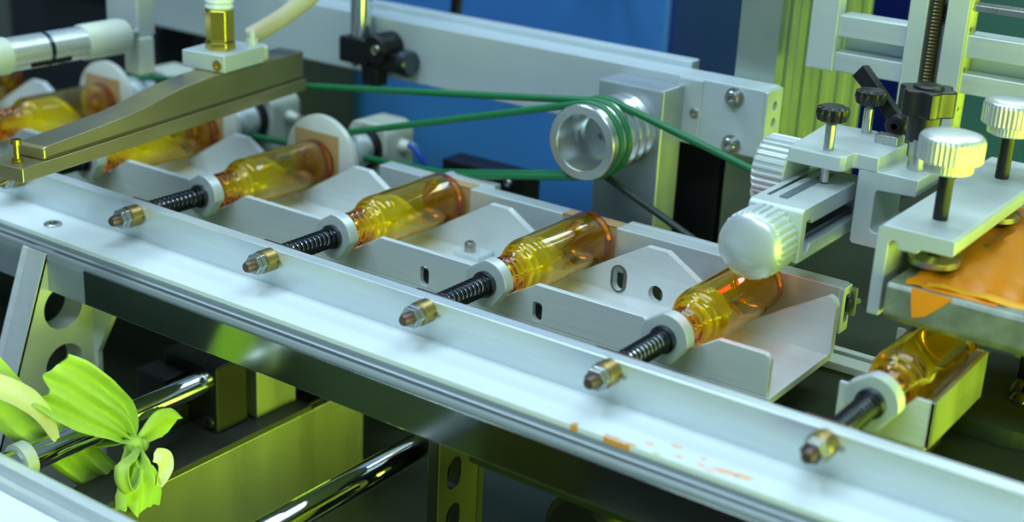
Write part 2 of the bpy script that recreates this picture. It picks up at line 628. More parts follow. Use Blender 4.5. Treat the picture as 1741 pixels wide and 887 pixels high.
b.lathe((-31, -9.6, -8.5), (0, 0, 1), [(0, 3.0), (0.5, 3.0), (0.8, 2.5), (0.8, 1.4), (-0.2, 1.2), (-0.2, 0)], 24)
b.build('countersunk_screw', STEEL, fr)
# ink stains: flat blots with ragged outlines
for k, (x, y, rx, ry, mt_) in enumerate(((180.8, -16.5, 1.1, 0.8, OINK), (192, -16.4, 3.6, 0.5, OINK), (197, -16.6, 1.6, 0.45, OINK), (204, -16.7, 1.0, 0.35, OINK),
                                         (200.2, -13.4, 1.3, 0.7, PINK), (206, -10.4, 1.6, 0.8, PINK), (214, -11.5, 1.0, 0.6, PINK), (209, -14.5, 1.2, 0.5, PINK), (218, -15.8, 1.4, 0.5, PINK),
                                         (221.0, -13.8, 3.0, 1.0, PINK), (225.6, -13.1, 2.0, 1.2, PINK), (215, -14.6, 1.0, 0.5, PINK))):
    pr_ = []
    for i in range(22):
        a = 2 * math.pi * i / 22
        q = 1 + random.uniform(-0.35, 0.3)
        pr_.append((x + rx * q * math.cos(a), max(-17.15, y + ry * q * math.sin(a))))
    MB().prism(pr_, 'Z', -8.5, -8.46).build('ink_stain', mt_, fr)
pr_ = [(188, -17.2), (196, -17.2), (197.5, -17.2), (197, -17.25), (188, -17.25)]
MB().box(189.5, 197.0, -17.26, -17.2, -10.2, -8.55).build('ink_stain', OINK, fr)
MB().box(179.8, 181.9, -17.26, -17.2, -10.2, -8.55).build('ink_stain', OINK, fr)

# ================================================================== spring pins
def make_pin(label):
    t = thing('spring_pin', label, 'pin', (0, 0, 0), 'spring pins along the front rail')
    d = MB()
    d.lathe((0, -10.6, 0), (0, 1, 0), [(0, 1.35), (0.7, 1.75), (2.8, 1.75), (4.0, 1.75)], 20)
    d.build('pin_tip', RUST, t)
    d = MB()
    hexnut(d, (0, -7.9, 0), (0, 1, 0), 3.25, 1.7)
    hexnut(d, (0, -6.1, 0), (0, 1, 0), 3.35, 1.9)
    d.build('lock_nut', STEEL, t, 0.15)
    d = MB()
    d.lathe((0, -4.3, 0), (0, 1, 0), [(0, 3.1), (0.3, 3.5), (4.2, 3.5), (4.2, 3.5)], 28)
    d.build('brass_collar', BRASSC, t)
    d = MB()
    d.lathe((4.3, 0, -0.3), (0, -1, 0), [(0, 0.75), (0.5, 0.7), (0.7, 0.3)], 12)
    d.build('set_screw', STEEL, t)
    d = MB()
    d.box(-8, 5.5, 4.2, 5.8, -2.2, 3.0)
    d.build('guide_plate', RUST, t, 0.2)
    d = MB()
    d.cyl((0, 4, 0), (0, 27, 0), 2.35, 24)
    d.build('pin_rod', CHROME, t)
    d = MB()
    pts = []
    turns = 11
    for i in range(turns * 14 + 1):
        a = 2 * math.pi * i / 14
        pts.append((3.0 * math.cos(a), 5.9 + (20.6) * i / (turns * 14), 3.0 * math.sin(a)))
    d.tube(pts, 0.36, 7)
    d.build('coil_spring', mat('black_spring_wire', (44, 48, 54), 0.7, 0.3, 0.1), t)
    # stop ring: round washer with two flats
    pr_ = []
    for i in range(64):
        a = 2 * math.pi * i / 64
        x, z = 7.3 * math.cos(a), 7.3 * math.sin(a)
        # flat facing lower right and upper left
        for nx, nz, lim in ((0.80, -0.6, 6.2), (-0.55, 0.84, 6.6)):
            k = x * nx + z * nz
            if k > lim:
                x -= (k - lim) * nx
                z -= (k - lim) * nz
        pr_.append((x, z))
    d = MB()
    d.prism(pr_, 'Y', 27, 31.2)
    d.build('stop_ring', PAINT, t, 0.35)
    d = MB()
    d.lathe((0, 25.6, 0), (0, 1, 0), [(0, 3.5), (0.3, 4.0), (1.4, 4.0)], 24)
    d.build('ring_collar', DSTEEL, t)
    return t


pin_labels = {
    0: 'spring pin with bright nut, leftmost of the pins whose brass collar shows',
    60: 'spring pin second from left on rail, pushing bottle at the left tape patch',
    120: 'spring pin in the middle of the rail, pushing the bottle below the drum pulley',
    180: 'spring pin pushing the bottle with red glints, rusty conical tip',
    239: 'blurred spring pin at far right, pushing the bottle under the screen frame',
    -60: 'half hidden spring pin behind the front end of the brass burner',
}
pin0 = make_pin(pin_labels[0])
for x in (60, 120, 180, 239, -60):
    dup(pin0, (x, 0, 0), pin_labels[x])


# ================================================================== bottles
def make_bottle(label):
    """amber screw-neck bottle lying along +Y; origin on its axis at the mouth"""
    t0 = 31.4
    outer = [(0.0, 4.6), (0.3, 5.1), (1.2, 5.1)]
    for k in range(3):
        z = 1.6 + k * 2.3
        outer += [(z, 5.1), (z + 0.45, 5.75), (z + 1.0, 5.75), (z + 1.5, 5.1)]
    outer += [(8.8, 5.1), (9.1, 6.1), (9.9, 6.2), (10.3, 5.6), (11.0, 5.5), (11.9, 6.6), (12.4, 7.2), (13.0, 7.3), (13.3, 7.5), (14.2, 8.1), (15.3, 8.45), (16.6, 8.6),
              (20, 8.6), (30, 8.6), (40, 8.6), (50.8, 8.6), (52.0, 8.4), (52.9, 7.8), (53.4, 6.9), (53.4, 5.6), (52.6, 3.6), (52.2, 0)]
    inner = [(50.2, 0), (50.5, 4.0), (50.3, 6.2), (49.4, 7.2), (48.2, 7.4), (40, 7.45), (30, 7.45), (20, 7.45), (16.8, 7.35), (14.8, 6.7), (13.2, 5.6),
             (12.0, 3.9), (10.5, 3.1), (6, 2.9), (1, 2.9), (0.2, 3.2)]
    d = MB()
    ax, u, v = basis((0, 1, 0))
    prof = outer + inner
    n = 72
    vs_, rings = [], []
    for t, r in prof:
        if r <= 1e-6:
            rings.append([len(vs_)])
            vs_.append((0, t, 0))
        else:
            rings.append(list(range(len(vs_), len(vs_) + n)))
            for i in range(n):
                a = 2 * math.pi * i / n
                vs_.append((r * math.cos(a), t, r * math.sin(a)))
    fs_ = []
    pairs = list(zip(rings, rings[1:])) + [(rings[-1], rings[0])]
    for A, B in pairs:
        if len(A) == 1 and len(B) == 1:
            continue
        for i in range(n):
            j = (i + 1) % n
            if len(A) == 1:
                fs_.append([A[0], B[j], B[i]])
            elif len(B) == 1:
                fs_.append([A[i], A[j], B[0]])
            else:
                fs_.append([A[i], A[j], B[j], B[i]])
    d.add(vs_, fs_, True)
    o = d.build('bottle', GLASS, None, local=True)
    for p in o.data.edges:
        p.use_edge_sharp = False
    return tag(o, label, 'bottle', 'amber bottles on the carriage')


bot_labels = {
    0: 'amber glass bottle whose base touches the nearest white disc with tape',
    60: 'amber glass bottle whose base touches the left tape patch on the stop bar',
    120: 'amber glass bottle lying directly below the drum pulley, base on right tape patch',
    180: 'amber glass bottle with red glints under the knurled clamp knob',
    239: 'amber glass bottle in the short holder below the printing screen frame',
    -60: 'blurred amber bottle lying under the brass burner',
    -120: 'blurred amber bottle left of the burner, in front of the far white disc',
    -180: 'amber bottle cut off by the left picture edge under the chrome cylinder',
}
bot0 = make_bottle(bot_labels[0])
for x, l in bot_labels.items():
    if x == 0:
        o = bot0
    else:
        o = bot0.copy()
        COL.objects.link(o)
        o['label'] = l
    o.location = Vector((x, 31.4, -0.8 if x == 239 else 0)) * S

# ================================================================== carriage: U channel with V notches
ca = thing('bottle_carriage', 'aluminium channel carriage with notched walls cradling the bottles', 'carriage', (0, 55, -25))
TA = math.tan(math.radians(30.3))


def notch_profile(stations, x0, x1, ztop, vbot, zlow, rr=2.2):
    pts = [(x0, zlow), (x0, ztop)]
    half = (ztop - vbot) / TA
    for xs in stations:
        pts += [(xs - half, ztop), (xs - 0.6, vbot), (xs + 0.6, vbot), (xs + half, ztop)]
    for i in range(6):
        a = math.radians(90 - 90 * i / 5)
        pts.append((x1 - rr + rr * math.cos(a), ztop - rr + rr * math.sin(a)))
    pts += [(x1, zlow)]
    return pts


ST = (-180, -120, -60, 0, 60, 120, 180)
fslots = [slot(x, -8.0, 1.7, 6.4) for x in (90, 132.6)]
MB().prism(notch_profile(ST, -215, 207.5, 0.3, -6.6, -12), 'Y', 36, 38, holes=fslots).build('front_plate', ALUX, ca, 0.25)
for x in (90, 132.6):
    MB().box(x - 2.6, x + 2.6, 38, 39.2, -11.8, -6.6).build('slot_shade_block', BLACKM, ca, 0.2)  # black block added behind the slot to stand in for shade
rslots = [slot(137.3, -7.4, 2.0, 8.2), slot(150.8, -8.9, 2.6, 5.6)]
MB().prism(notch_profile(ST, -215, 209, 5.5, -9.9, -12, 3.0), 'Y', 74, 76.6, holes=rslots).build('rear_plate', ALUX, ca, 0.25)
MB().box(-215, 208.5, 36, 76.6, -14.2, -12).build('floor_plate', ALUX, ca, 0.2)
for x in (-160, -40, 20, 160):
    MB().box(x - 8, x + 8, 44, 68, -25, -14.2).build('riser_block', BEAM, ca, 0.4)
MB().prism([(78.4, 65.5), (88.8, 65.5), (88.8, 74), (78.4, 74)], 'Z', -12, -10.4).build('angle_foot', ALU, ca, 0.2)
socket_screw(ca, (82.6, 69.2, -10.4), (0, 0, 1), 1.9, 3.2)
# oily rim round the rear slot
MB().prism(slot(137.4, -7.3, 2.9, 9.2), 'Y', 73.8, 74, holes=[slot(137.2, -7.3, 1.9, 8.0)]).build('slot_rim', mat('oily_dark_rim', (96, 96, 84), 0.4, 0.3, 0.6, (300, 300, 300)), ca)

# ================================================================== stop bar with tape and end bracket
sb = thing('stop_bar', 'square aluminium stop bar behind the bottles with brown tape patches', 'bar', (116, 91, -25))
MB().box(27.5, 204.5, 87, 93.6, -11, 3.9).build('bar_body', ALU, sb, 0.35)
for xc, l in ((58.2, None), (117.3, None)):
    tp = MB()
    tp.box(xc - 10.4, xc + 10.4, 86.8, 87, -10, 4.1)
    tp.box(xc - 10.4, xc + 10.4, 86.8, 92.5, 3.9, 4.1)
    tp.build('tape_patch', TAPE, sb)
MB().box(52, 74, 93.6, 97.5, -4, 4.6).build('backing_block', ALU, sb, 0.3)
MB().box(128, 176, 93.6, 96.2, -6, 4.1).build('backing_strip', ALU, sb, 0.3)
for x in (45, 150):
    MB().box(x - 5, x + 5, 88, 93.4, -25, -11).build('bar_leg', BEAM, sb, 0.4)
MB().prism(rrect(87.3, 93.4, -10.8, 3.7, 0.5, 2), 'X', 204.5, 205.6, holes=[rrect(89.6, 92.4, -7.8, 1.0, 0.3, 2)]).build('end_plate', ALU, sb)
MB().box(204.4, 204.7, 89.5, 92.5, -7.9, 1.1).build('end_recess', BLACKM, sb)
MB().box(204.6, 207.4, 92.6, 94.2, -6.2, 2.6).build('latch_plate', STEEL, sb, 0.2)
MB().box(204.7, 206.6, 90.5, 92.6, -4.4, -0.6).build('latch_tongue', DSTEEL, sb, 0.2)
MB().cyl((206, 94.2, -3.4), (206, 99, -3.4), 0.9, 12).build('latch_pin', STEEL, sb)

# ================================================================== rotating discs with pulleys and bearing
def make_disc(label, loc):
    t = thing('rotating_disc', label, 'disc', loc, 'white rotating discs at the bottle bases')
    MB().lathe((loc[0], 87, loc[2]), (0, 1, 0), [(-1.6, 0), (-1.6, 16.6), (-1.3, 17), (0.9, 17), (1.2, 16.6), (1.2, 0)], 56).build('disc', mat('pale_disc', (206, 212, 206), 0.2, 0.42, 0.05), t)
    MB().box(loc[0] - 12.2, loc[0] + 9.5, 85.15, 85.4, loc[2] - 10.5, loc[2] + 10.8).build('tape_patch', TAPE, t)
    y0 = 88.2
    MB().lathe((loc[0], y0, loc[2]), (0, 1, 0), [(0, 8.6), (5.0, 8.6), (6.6, 6.6), (10.6, 6.6), (11.4, 8.4), (15.0, 8.4), (16, 7.0), (20, 7.0)], 36).build('pulley', ALU, t)
    MB().lathe((loc[0], y0 + 19.8, loc[2]), (0, 1, 0), [(0, 7.8), (4, 7.8)], 32).build('shaft_seal', BLACKM, t)
    b_ = MB()
    b_.prism(rrect(loc[0] - 9.5, loc[0] + 9.5, -20, loc[2] + 9.5, 5, 5, (0, 0, 1, 1)), 'Y', y0 + 23.8, y0 + 40)
    ho = b_.build('bearing_housing', CREAM, t, 0.6)
    MB().box(loc[0] - 13, loc[0] + 13, y0 + 22.5, y0 + 41, -25, -20).build('housing_foot', CREAM, t, 0.5)
    MB().lathe((loc[0] + 9.4, y0 + 33, loc[2] + 0.5), (1, 0, 0), [(0, 2.6), (2.5, 2.6), (3.2, 2.0), (6.5, 2.0)], 16).build('grease_nipple', CREAM, t)
    return t


make_disc('white disc with a brown tape square beside the green belt pulley, nearest of the discs', (0, 86, 0))
make_disc('white disc half hidden behind the brass burner, second of the discs', (-60, 86, 0))
make_disc('white disc farthest left, right of the chrome cylinder cap', (-120, 86, 0))
b = MB().tube([(14, 119.7, 2), (17, 120, 1), (20, 121, -3), (22, 122, -10), (23, 123, -17), (24, 124, -23.6)], 1.2, 10).build('blue_air_tube', mat('blue_tube', (30, 70, 170), 0, 0.4))
tag(b, 'short blue air tube hanging from the cream bearing housing', 'tube')
bk = thing('black_sensor_box', 'small black box with metal screw behind the stop bar under the beam', 'box', (44, 135, -25))
MB().box(24, 62, 128, 140, -25, -3).build('box_body', BLACKM, bk, 0.6)
socket_screw(bk, (42, 128, -6), (0, -1, 0), 1.7, 1.5)
socket_screw(bk, (56, 128, -6), (0, -1, 0), 1.7, 1.5)

# ================================================================== brass burner
LOCAL_Q = 0.94
BA = math.asin(0.15445)
bu = thing('brass_burner', 'aged brass burner bar slanting across the upper left over the bottles', 'burner', (6.4, -46.1, 22.2), None, BA)
MB().box(-16.5, 0, 0, 152, 0, 4.6).build('base_slab', BRASS, bu, 0.3, True)
MB().prism([(10.5, 4.6), (152, 4.6), (152, 15.6), (99, 15.9), (90, 15.7), (80, 15.0), (72, 14.0), (60, 12.0), (49, 10.7), (30, 9.6), (12, 8.8), (10.5, 8.3)],
           'X', -13.2, -1.2).build('burner_body', BRASS, bu, 0.6, True)
MB().box(-12.6, -0.9, 12, 152, 4.6, 5.6).build('body_gasket', mat('tarnished_seam', (92, 86, 62), 0.7, 0.5, 0.2), bu, 0.1, True)
d = MB()
d.lathe((-6.5, 4.6, 4.6), (0, 0, 1), [(0, 1.9), (1.1, 1.9), (1.1, 1.0), (6.0, 1.0), (6.0, 1.7), (7.4, 1.7), (7.4, 0.7), (6.8, 0.7), (6.8, 0)], 14)
d.build('end_screw', BRASSB, bu, 0, True)
d = MB()
d.tube([(-15.5, -0.3, 8), (-15.7, -0.8, 3), (-15.5, -0.9, -1.0), (-13, -0.6, -2.2), (-9.5, 0.5, -1.8), (-7.5, 1.5, -0.5)], 0.5, 8)
d.build('wire_clip', BRASSB, bu, 0, True)
fbk = MB()
fbk.box(-19.5, -0.2, 100.5, 125, 16, 22.4)
fb = fbk.build('fitting_block', PAINT, bu, 0.4, True)
d = MB()
d.lathe((-3.2, 100.5, 18.6), (0, -1, 0), [(0, 1.9), (0.6, 1.9), (0.6, 1.0), (0.1, 1.0), (0.1, 0)], 16)
d.build('block_screw', BRASSB, fb, 0, True)
d = MB()
d.lathe((-9.2, 110, 22.4), (0, 0, 1), [(0, 5.6), (3.0, 5.6)], 6, False)
d.lathe((-9.2, 110, 25.4), (0, 0, 1), [(0, 4.6), (0.5, 5.3), (11.5, 5.3), (12, 4.8)], 6, False)
d.build('hex_fitting', BRASSB, fb, 0.15, True)
d = MB()
d.lathe((-9.2, 110, 37.4), (0, 0, 1), [(0, 4.6), (0.8, 5.3), (2.0, 4.7), (2.8, 5.4), (4.2, 4.9), (5.5, 5.2), (7, 4.6)], 20)
d.build('thread_seal', WHITE, fb, 0, True)
d = MB()
d.lathe((-9.2, 110, 44), (0, 0, 1), [(0, 4.0), (34, 4.0)], 18)
d.build('supply_pipe', BRASSB, fb, 0, True)
d = MB()
d.lathe((-4.0, 122.5, 15.8), (0, 0, 1), [(0, 2.3), (9.0, 2.3), (9.0, 1.5), (12, 1.4)], 18)
d.build('small_spout', CREAM, bu, 0, True)
d = MB()
d.lathe((-6, 130, 15.8), (0, 0, 1), [(0, 3.2), (4.5, 3.2), (5, 2.6)], 18)
d.build('hose_socket', CREAM, bu, 0, True)
hb = MB().tube([(-30.6, 81.5, 41.9), (-29.6, 82.5, 42.9), (-26.1, 84.2, 45.2), (-18.1, 86.3, 50.6), (-9.3, 90.3, 58.5), (-2.7, 93.6, 66), (4, 97, 76), (9, 100, 90)], 3.3, 16).build('cream_hose', HOSE)
tag(hb, 'cream rubber hose curving up from the brass burner', 'hose')

LOCAL_Q = 1.0
# chrome cylinder and its post
cy = thing('chrome_cylinder', 'blurred chrome air cylinder with pale end caps at upper left', 'cylinder', (-77, 30, 31))
MB().lathe((-77, 41.5, 37.9), (0, 1, 0), [(0, 6.2), (0.5, 6.6), (17, 6.6), (19.5, 6.0), (20, 5)], 32).build('rear_cap', CREAM, cy)
MB().lathe((-77, 9, 37.9), (0, 1, 0), [(0, 6.0), (33, 6.0)], 36).build('barrel', mat('brushed_tube', (206, 212, 212), 0.6, 0.28, 0.06), cy)
MB().lathe((-77, -14, 37.9), (0, 1, 0), [(0, 5.5), (1, 6.5), (23, 6.5)], 32).build('front_cap', CREAM, cy)
MB().lathe((-77, 24.5, 37.9), (0, 1, 0), [(0, 6.1), (0.9, 6.15), (1.8, 6.1)], 36).build('seam_band', DSTEEL, cy)
MB().lathe((-77, 61, 37.9), (0, 1, 0), [(0, 2.4), (5.5, 2.4)], 16).build('mounting_stud', STEEL, cy)
MB().box(-72, -71.4, 16, 33, 33.5, 35.0).build('magnet_strip', BLACKM, cy)
pz = thing('cylinder_post', 'pale upright post with yellow-lit side holding the chrome cylinder', 'post', (-77, 68, 22))
MB().box(-93, -75.2, 66.5, 75, 36.5, 110).build('post_body', PAINT, pz, 0.6)
MB().box(-83, -73.8, 65.8, 73.2, 22, 36.5).build('post_socket', CREAM, pz, 0.8)

# rod with black clamp
rp = thing('steel_rod_stand', 'upright steel rod in a black clamp in front of the grey beam', 'stand', (-18.5, 130, 26))
MB().cyl((-18.5, 129, 26), (-18.5, 129, 120), 4.2, 28).build('rod', CHROME, rp)
MB().box(-25, -11, 123, 134, 27.5, 37.6).build('rod_clamp', BLACKM, rp, 0.8)
MB().lathe((-6.5, 122, 35), (0, 1, 0), [(0, 5.0), (1, 5.8), (11.5, 5.8)], 24).build('clamp_wheel', BLACKM, rp)
MB().box(-11, 3.5, 125, 132, 26.5, 34).build('cross_arm', BLACKM, rp, 0.8)
MB().box(-15, -7, 125, 132, 19.5, 28).build('clamp_tail', BLACKM, rp, 0.8)
MB().lathe((3.2, 129, 30.5), (1, 0, 0), [(0, 5.2), (3.5, 5.2), (4.2, 4.4)], 24).build('clamp_cap', DSTEEL, rp)
MB().lathe((-4.5, 122, 35.5), (0, -1, 0), [(0, 1.9), (1.4, 1.7), (1.6, 0)], 14).build('clamp_screw', CHROME, rp)
bcb = MB().tube([(-20, 192, 20), (-20, 191, 40), (-19, 192, 60), (-16, 194, 85), (-10, 196, 110)], 2.6, 10).build('black_cable', BLACK)
tag(bcb, 'black cable hanging in front of the blue machine above the beam', 'cable')
bgb = MB().lathe((14, 200, 60), (0, -1, 0.0), [(-60, 3), (0, 3), (0, 7.5), (2, 8.5), (8, 8.5), (10, 7)], 24).build('black_hand_knob', BLACK)
tag(bgb, 'blurred black round knob at the top edge before the blue machine', 'knob')

# ================================================================== stage frame with ruler
sf = thing('stage_frame', 'aluminium cross-slide frame with threaded rod and ruler at upper right', 'frame', (190, 155, 40))
MB().box(158.0, 167.4, 150, 156, 51.8, 120).build('side_plate', PAINT, sf, 0.4)
for zz in ((63.3, 70.3), (51.9, 58.3)):
    MB().box(167.4, 190.5, 151, 160, zz[0], zz[1]).build('cross_bar', ALU, sf, 0.35)
    MB().box(209.3, 262, 151, 160, zz[0], zz[1]).build('cross_bar', ALU, sf, 0.35)
MB().box(167.4, 190.5, 158.5, 160, 58.3, 63.3).build('rear_web', BEAM, sf, 0.1)
MB().box(209.3, 262, 158.5, 160, 58.3, 63.3).build('rear_web', BEAM, sf, 0.1)
MB().prism([(190.5, 150), (196.4, 150), (196.4, 153.4), (202.4, 153.4), (202.4, 150), (209.3, 150), (209.3, 158.5), (190.5, 158.5)], 'Z', 33, 122).build('slide_channel', PAINT, sf, 0.3)
d = MB()
n_thr = 62
prof = []
for k in range(n_thr):
    z = 46 + k * 1.1
    prof += [(z, 1.75), (z + 0.55, 2.15)]
d.lathe((199.2, 151.2, 0), (0, 0, 1), prof, 16, False)
d.build('threaded_rod', mat('dark_brass_thread', (84, 76, 52), 0.9, 0.35, 0.1), sf)
MB().box(201.0, 204.6, 151.6, 153.4, 73.4, 78.6).build('rod_nut', BLACK, sf, 0.2)
rl = MB().box(209.3, 209.8, 150.2, 157.4, 33, 122).build('ruler', RULER, sf)
d = MB()
k = 0
z = 34.0
while z < 92:
    L = 2.6 if k % 10 == 0 else (1.9 if k % 5 == 0 else 1.2)
    d.box(209.8, 209.84, 157.0 - L, 157.0, z - 0.07, z + 0.07)
    z += 0.63
    k += 1
gr = d.build('graduation', INK, rl)
gr['kind'] = 'stuff'
for i, txt in enumerate(('3', '4', '5', '6', '7', '8', '9', '10')):
    fc = bpy.data.curves.new('numeral', 'FONT')
    fc.body = txt
    fc.size = 3.0 * S
    fc.extrude = 0.02 * S
    fc.align_x = 'CENTER'
    fc.align_y = 'CENTER'
    fc.materials.append(INK)
    fo = bpy.data.objects.new('numeral', fc)
    COL.objects.link(fo)
    me_ = bpy.data.meshes.new_from_object(fo.evaluated_get(bpy.context.evaluated_depsgraph_get()))
    bpy.data.objects.remove(fo)
    fo = bpy.data.objects.new('numeral', me_)
    COL.objects.link(fo)
    fo.parent = rl
    fo.location = (Vector((209.83, 152.6, 40.3 + i * 6.3)) - WL[sf.name]) * S
    fo.rotation_euler = Matrix(((0, 0, 1), (0, 1, 0), (-1, 0, 0))).to_euler()   # faces +X, reads downward
MB().box(209.3, 262, 152, 159, 77.5, 79.5).build('slide_rail', STEEL, sf, 0.2)
MB().box(150, 264, 158.5, 172, 104, 112).build('rear_mount', BEAM, sf, 0.4)
MB().box(246, 262, 160, 172, -500, 104).build('mount_post', BEAM, sf, 0.4)

# ================================================================== clamp arm with knurled knobs
KN = [(0, 9.0, 0.2), (0.7, 9.9, 1), (8.6, 9.9, 1), (9.6, 9.5, 0.4), (10.4, 8.8, 0), (10.8, 7.4, 0)]
am = thing('slide_arm', 'machined aluminium slide arm with slot and two knurled knobs above the bottles', 'arm', (192, 80, 17))
b = MB().prism(rrect(62, 106, 17.1, 32.6, 1.6, 4, (0, 0, 0, 1)), 'X', 184, 200.6,
               holes=[[(65.5, 19.6), (67.0, 19.2), (68.6, 19.6), (69.6, 21.2), (104.6, 21.2), (104.6, 27.2), (69, 27.2), (68.8, 28.6), (65.5, 28.6)]])
b.build('arm_body', PAINT, am, 0.4)
MB().box(190, 192.4, 69, 101, 32.6, 33.0).build('scale_strip', mat('grey_scale', (120, 130, 140), 0.5, 0.4), am)
MB().box(186.2, 187.2, 69, 104, 32.55, 32.75).build('slide_groove', DSTEEL, am)
MB().box(187, 198, 70, 104, 21.4, 23.0).build('inner_screw_bed', DSTEEL, am)
d = MB()
d.knurl((190.6, 62, 22.6), (0, -1, 0), KN, 30, 0.055)
fk = d.build('front_knob', PAINT, am)
MB().lathe((190.6, 51.2, 22.6), (0, -1, 0), [(0, 9.3), (0.5, 9.0), (1.2, 8.0), (1.9, 6.2), (2.4, 3.6), (2.6, 0)], 48).build('domed_cap', mat('smooth_satin_cap', (206, 216, 226), 0.5, 0.3, 0.03), fk)
d = MB()
d.knurl((183.8, 93.5, 33.0), (-1, 0, 0), [(0, 9.2, 0.2), (0.5, 10.2, 1), (9.5, 10.2, 1), (10.4, 9.4, 0.3)], 30, 0.07)
d.build('side_wheel', PAINT, am)
am_s = MB().lathe((184, 93.5, 30), (1, 0, 0), [(0, 1.5), (3, 1.5)], 12).build('wheel_shaft', STEEL, am)

cb = thing('clamp_bracket', 'S-shaped aluminium clamp bracket with two black thumb knobs over the arm', 'bracket', (204, 104, 16))
b = MB()
b.prism([(183.6, 86), (199.6, 86), (200.9, 87.4), (200.9, 92.5), (202, 93.2), (208.2, 93.2), (208.8, 112), (196, 122), (180.5, 120)], 'Z', 38.1, 42.7)
b.build('top_plate', PAINT, cb, 0.5)
MB().prism([(202.6, 38.1), (202.6, 16.6), (203.4, 15.7), (211.2, 15.7), (211.2, 20.6), (209.2, 20.6), (208.4, 21.4), (208.4, 32.2), (209.2, 33.0), (220.2, 33.4), (220.6, 38.6), (208.3, 38.6), (208.2, 42.4), (202.6, 42.4)],
           'Y', 93.4, 116).build('web', PAINT, cb, 0.4)
for (x, y), kz in (((193.8, 90.7), 52.2), ((194.4, 117.2), 52.6)):
    st_ = MB().lathe((x, y, 33.2), (0, 0, 1), [(0, 1.5), (17, 1.5)], 16).build('stud', STEEL, cb)
    d = MB()
    d.knurl((x, y, kz - 1.5), (0, 0, 1), [(0, 2.2, 0), (0.8, 4.2, 0.6), (3.0, 4.9, 1), (4.4, 4.6, 0.6), (5.0, 3.4, 0)], 12, 0.14)
    d.build('thumb_knob', BLACK, st_)
MB().lathe((215.5, 104, 38.6), (0, 0, 1), [(0, 2.6), (9, 2.6)], 20).build('silver_post', STEEL, cb)
sk = MB()
N = 70
pr_ = [((7.4 + 0.9 * math.cos(6 * 2 * math.pi * i / N)) * math.cos(2 * math.pi * i / N), (7.4 + 0.9 * math.cos(6 * 2 * math.pi * i / N)) * math.sin(2 * math.pi * i / N)) for i in range(N)]
sk.prism([(215.2 + p[0], 106 + p[1]) for p in pr_], 'Z', 54.6, 62.2)
sk.lathe((215.2, 106, 62.2), (0, 0, 1), [(0, 4.6), (0.9, 4.0), (0.9, 0)], 24)
sk.lathe((215.2, 106, 46.5), (0, 0, 1), [(0, 4.4), (8.1, 5.0)], 24)
sk.build('star_knob', BLACK, cb, 0.5)
lv = MB()
ax0, ax1 = Vector((186.6, 126, 59.2)), Vector((202.0, 122, 47.2))
dv = (ax1 - ax0).normalized()
uu = Vector((0, 1, 0)) - dv * dv.y
uu.normalize()
ww = dv.cross(uu)
vs_ = []
for t, a, h in ((0, 1.8, 2.5), (0.35, 1.7, 2.3), (0.7, 1.7, 2.0), (1.0, 2.0, 2.3)):
    p = ax0.lerp(ax1, t)
    vs_ += [p + uu * a + ww * h, p - uu * a + ww * h, p - uu * a - ww * h, p + uu * a - ww * h]
fs_ = [[0, 1, 2, 3], [15, 14, 13, 12]]
for q in range(3):
    for i in range(4):
        j = (i + 1) % 4
        fs_.append([q * 4 + i, q * 4 + j, q * 4 + 4 + j, q * 4 + 4 + i])
lv.add(vs_, fs_)
lv.lathe((203.0, 117, 46.4), (0, 1, 0), [(0, 3.0), (0.4, 3.4), (7.5, 3.4)], 26)
lv.build('clamp_lever', BLACK, cb, 0.4)
MB().lathe((203.0, 117, 46.4), (0, -1, 0), [(0, 1.8), (0.7, 1.8), (0.7, 1.0), (-0.6, 1.0), (-0.6, 0)], 18).build('lever_screw', BLACKM, cb)
MB().box(200.5, 207.5, 108, 112.5, 42.7, 45.4).build('lever_base', STEEL, cb, 0.3)
for z in (51.5, 53.5):
    MB().lathe((207, 121, z), (0, 0, 1), [(0, 3.0), (1.4, 3.0)], 20).build('lever_washer', CHROME, cb)
MB().lathe((207, 121, 38), (0, 0, 1), [(0, 2.0), (17, 2.0)], 16).build('lever_stud', STEEL, cb)

# ================================================================== screen holder (C bracket with thumb screws)
hd = thing('screen_holder', 'aluminium C-shaped holder with two silver knurled screws gripping the screen frame', 'holder', (234, 90, 10))
c_ = [(223.4, 10.2), (227.0, 10.2), (227.0, 29.5), (227.4, 30.6), (228.4, 31.2), (229.6, 31.2), (229.6, 29.2), (236.5, 28.4), (237.2, 29.2), (243.0, 29.4), (243.6, 30.2), (243.6, 32.6), (242.8, 33.4), (229.6, 35.2), (224.4, 35.7), (223.4, 34.8)]
c_ = [(223.4, 10.2), (226.8, 10.2), (226.8, 30.4), (227.3, 31.4), (228.5, 31.7), (229.2, 31.2), (229.2, 29.6), (229.8, 29.0), (243.2, 28.8), (243.9, 29.4), (243.9, 32.4), (243.2, 33.2), (224.6, 35.7), (223.4, 34.6)]
c_ = [(223.4, 10.2), (226.8, 10.2), (226.8, 30.6), (227.4, 31.6), (228.6, 31.6), (229.2, 31.0), (229.2, 29.6), (234.5, 29.6), (235.5, 30.9), (243.6, 30.9), (244.2, 31.6), (244.2, 34.7), (243.4, 35.5), (224.6, 35.5), (223.4, 34.4)]
MB().prism(c_, 'Y', 58, 146).build('holder_body', PAINT, hd, 0.35)
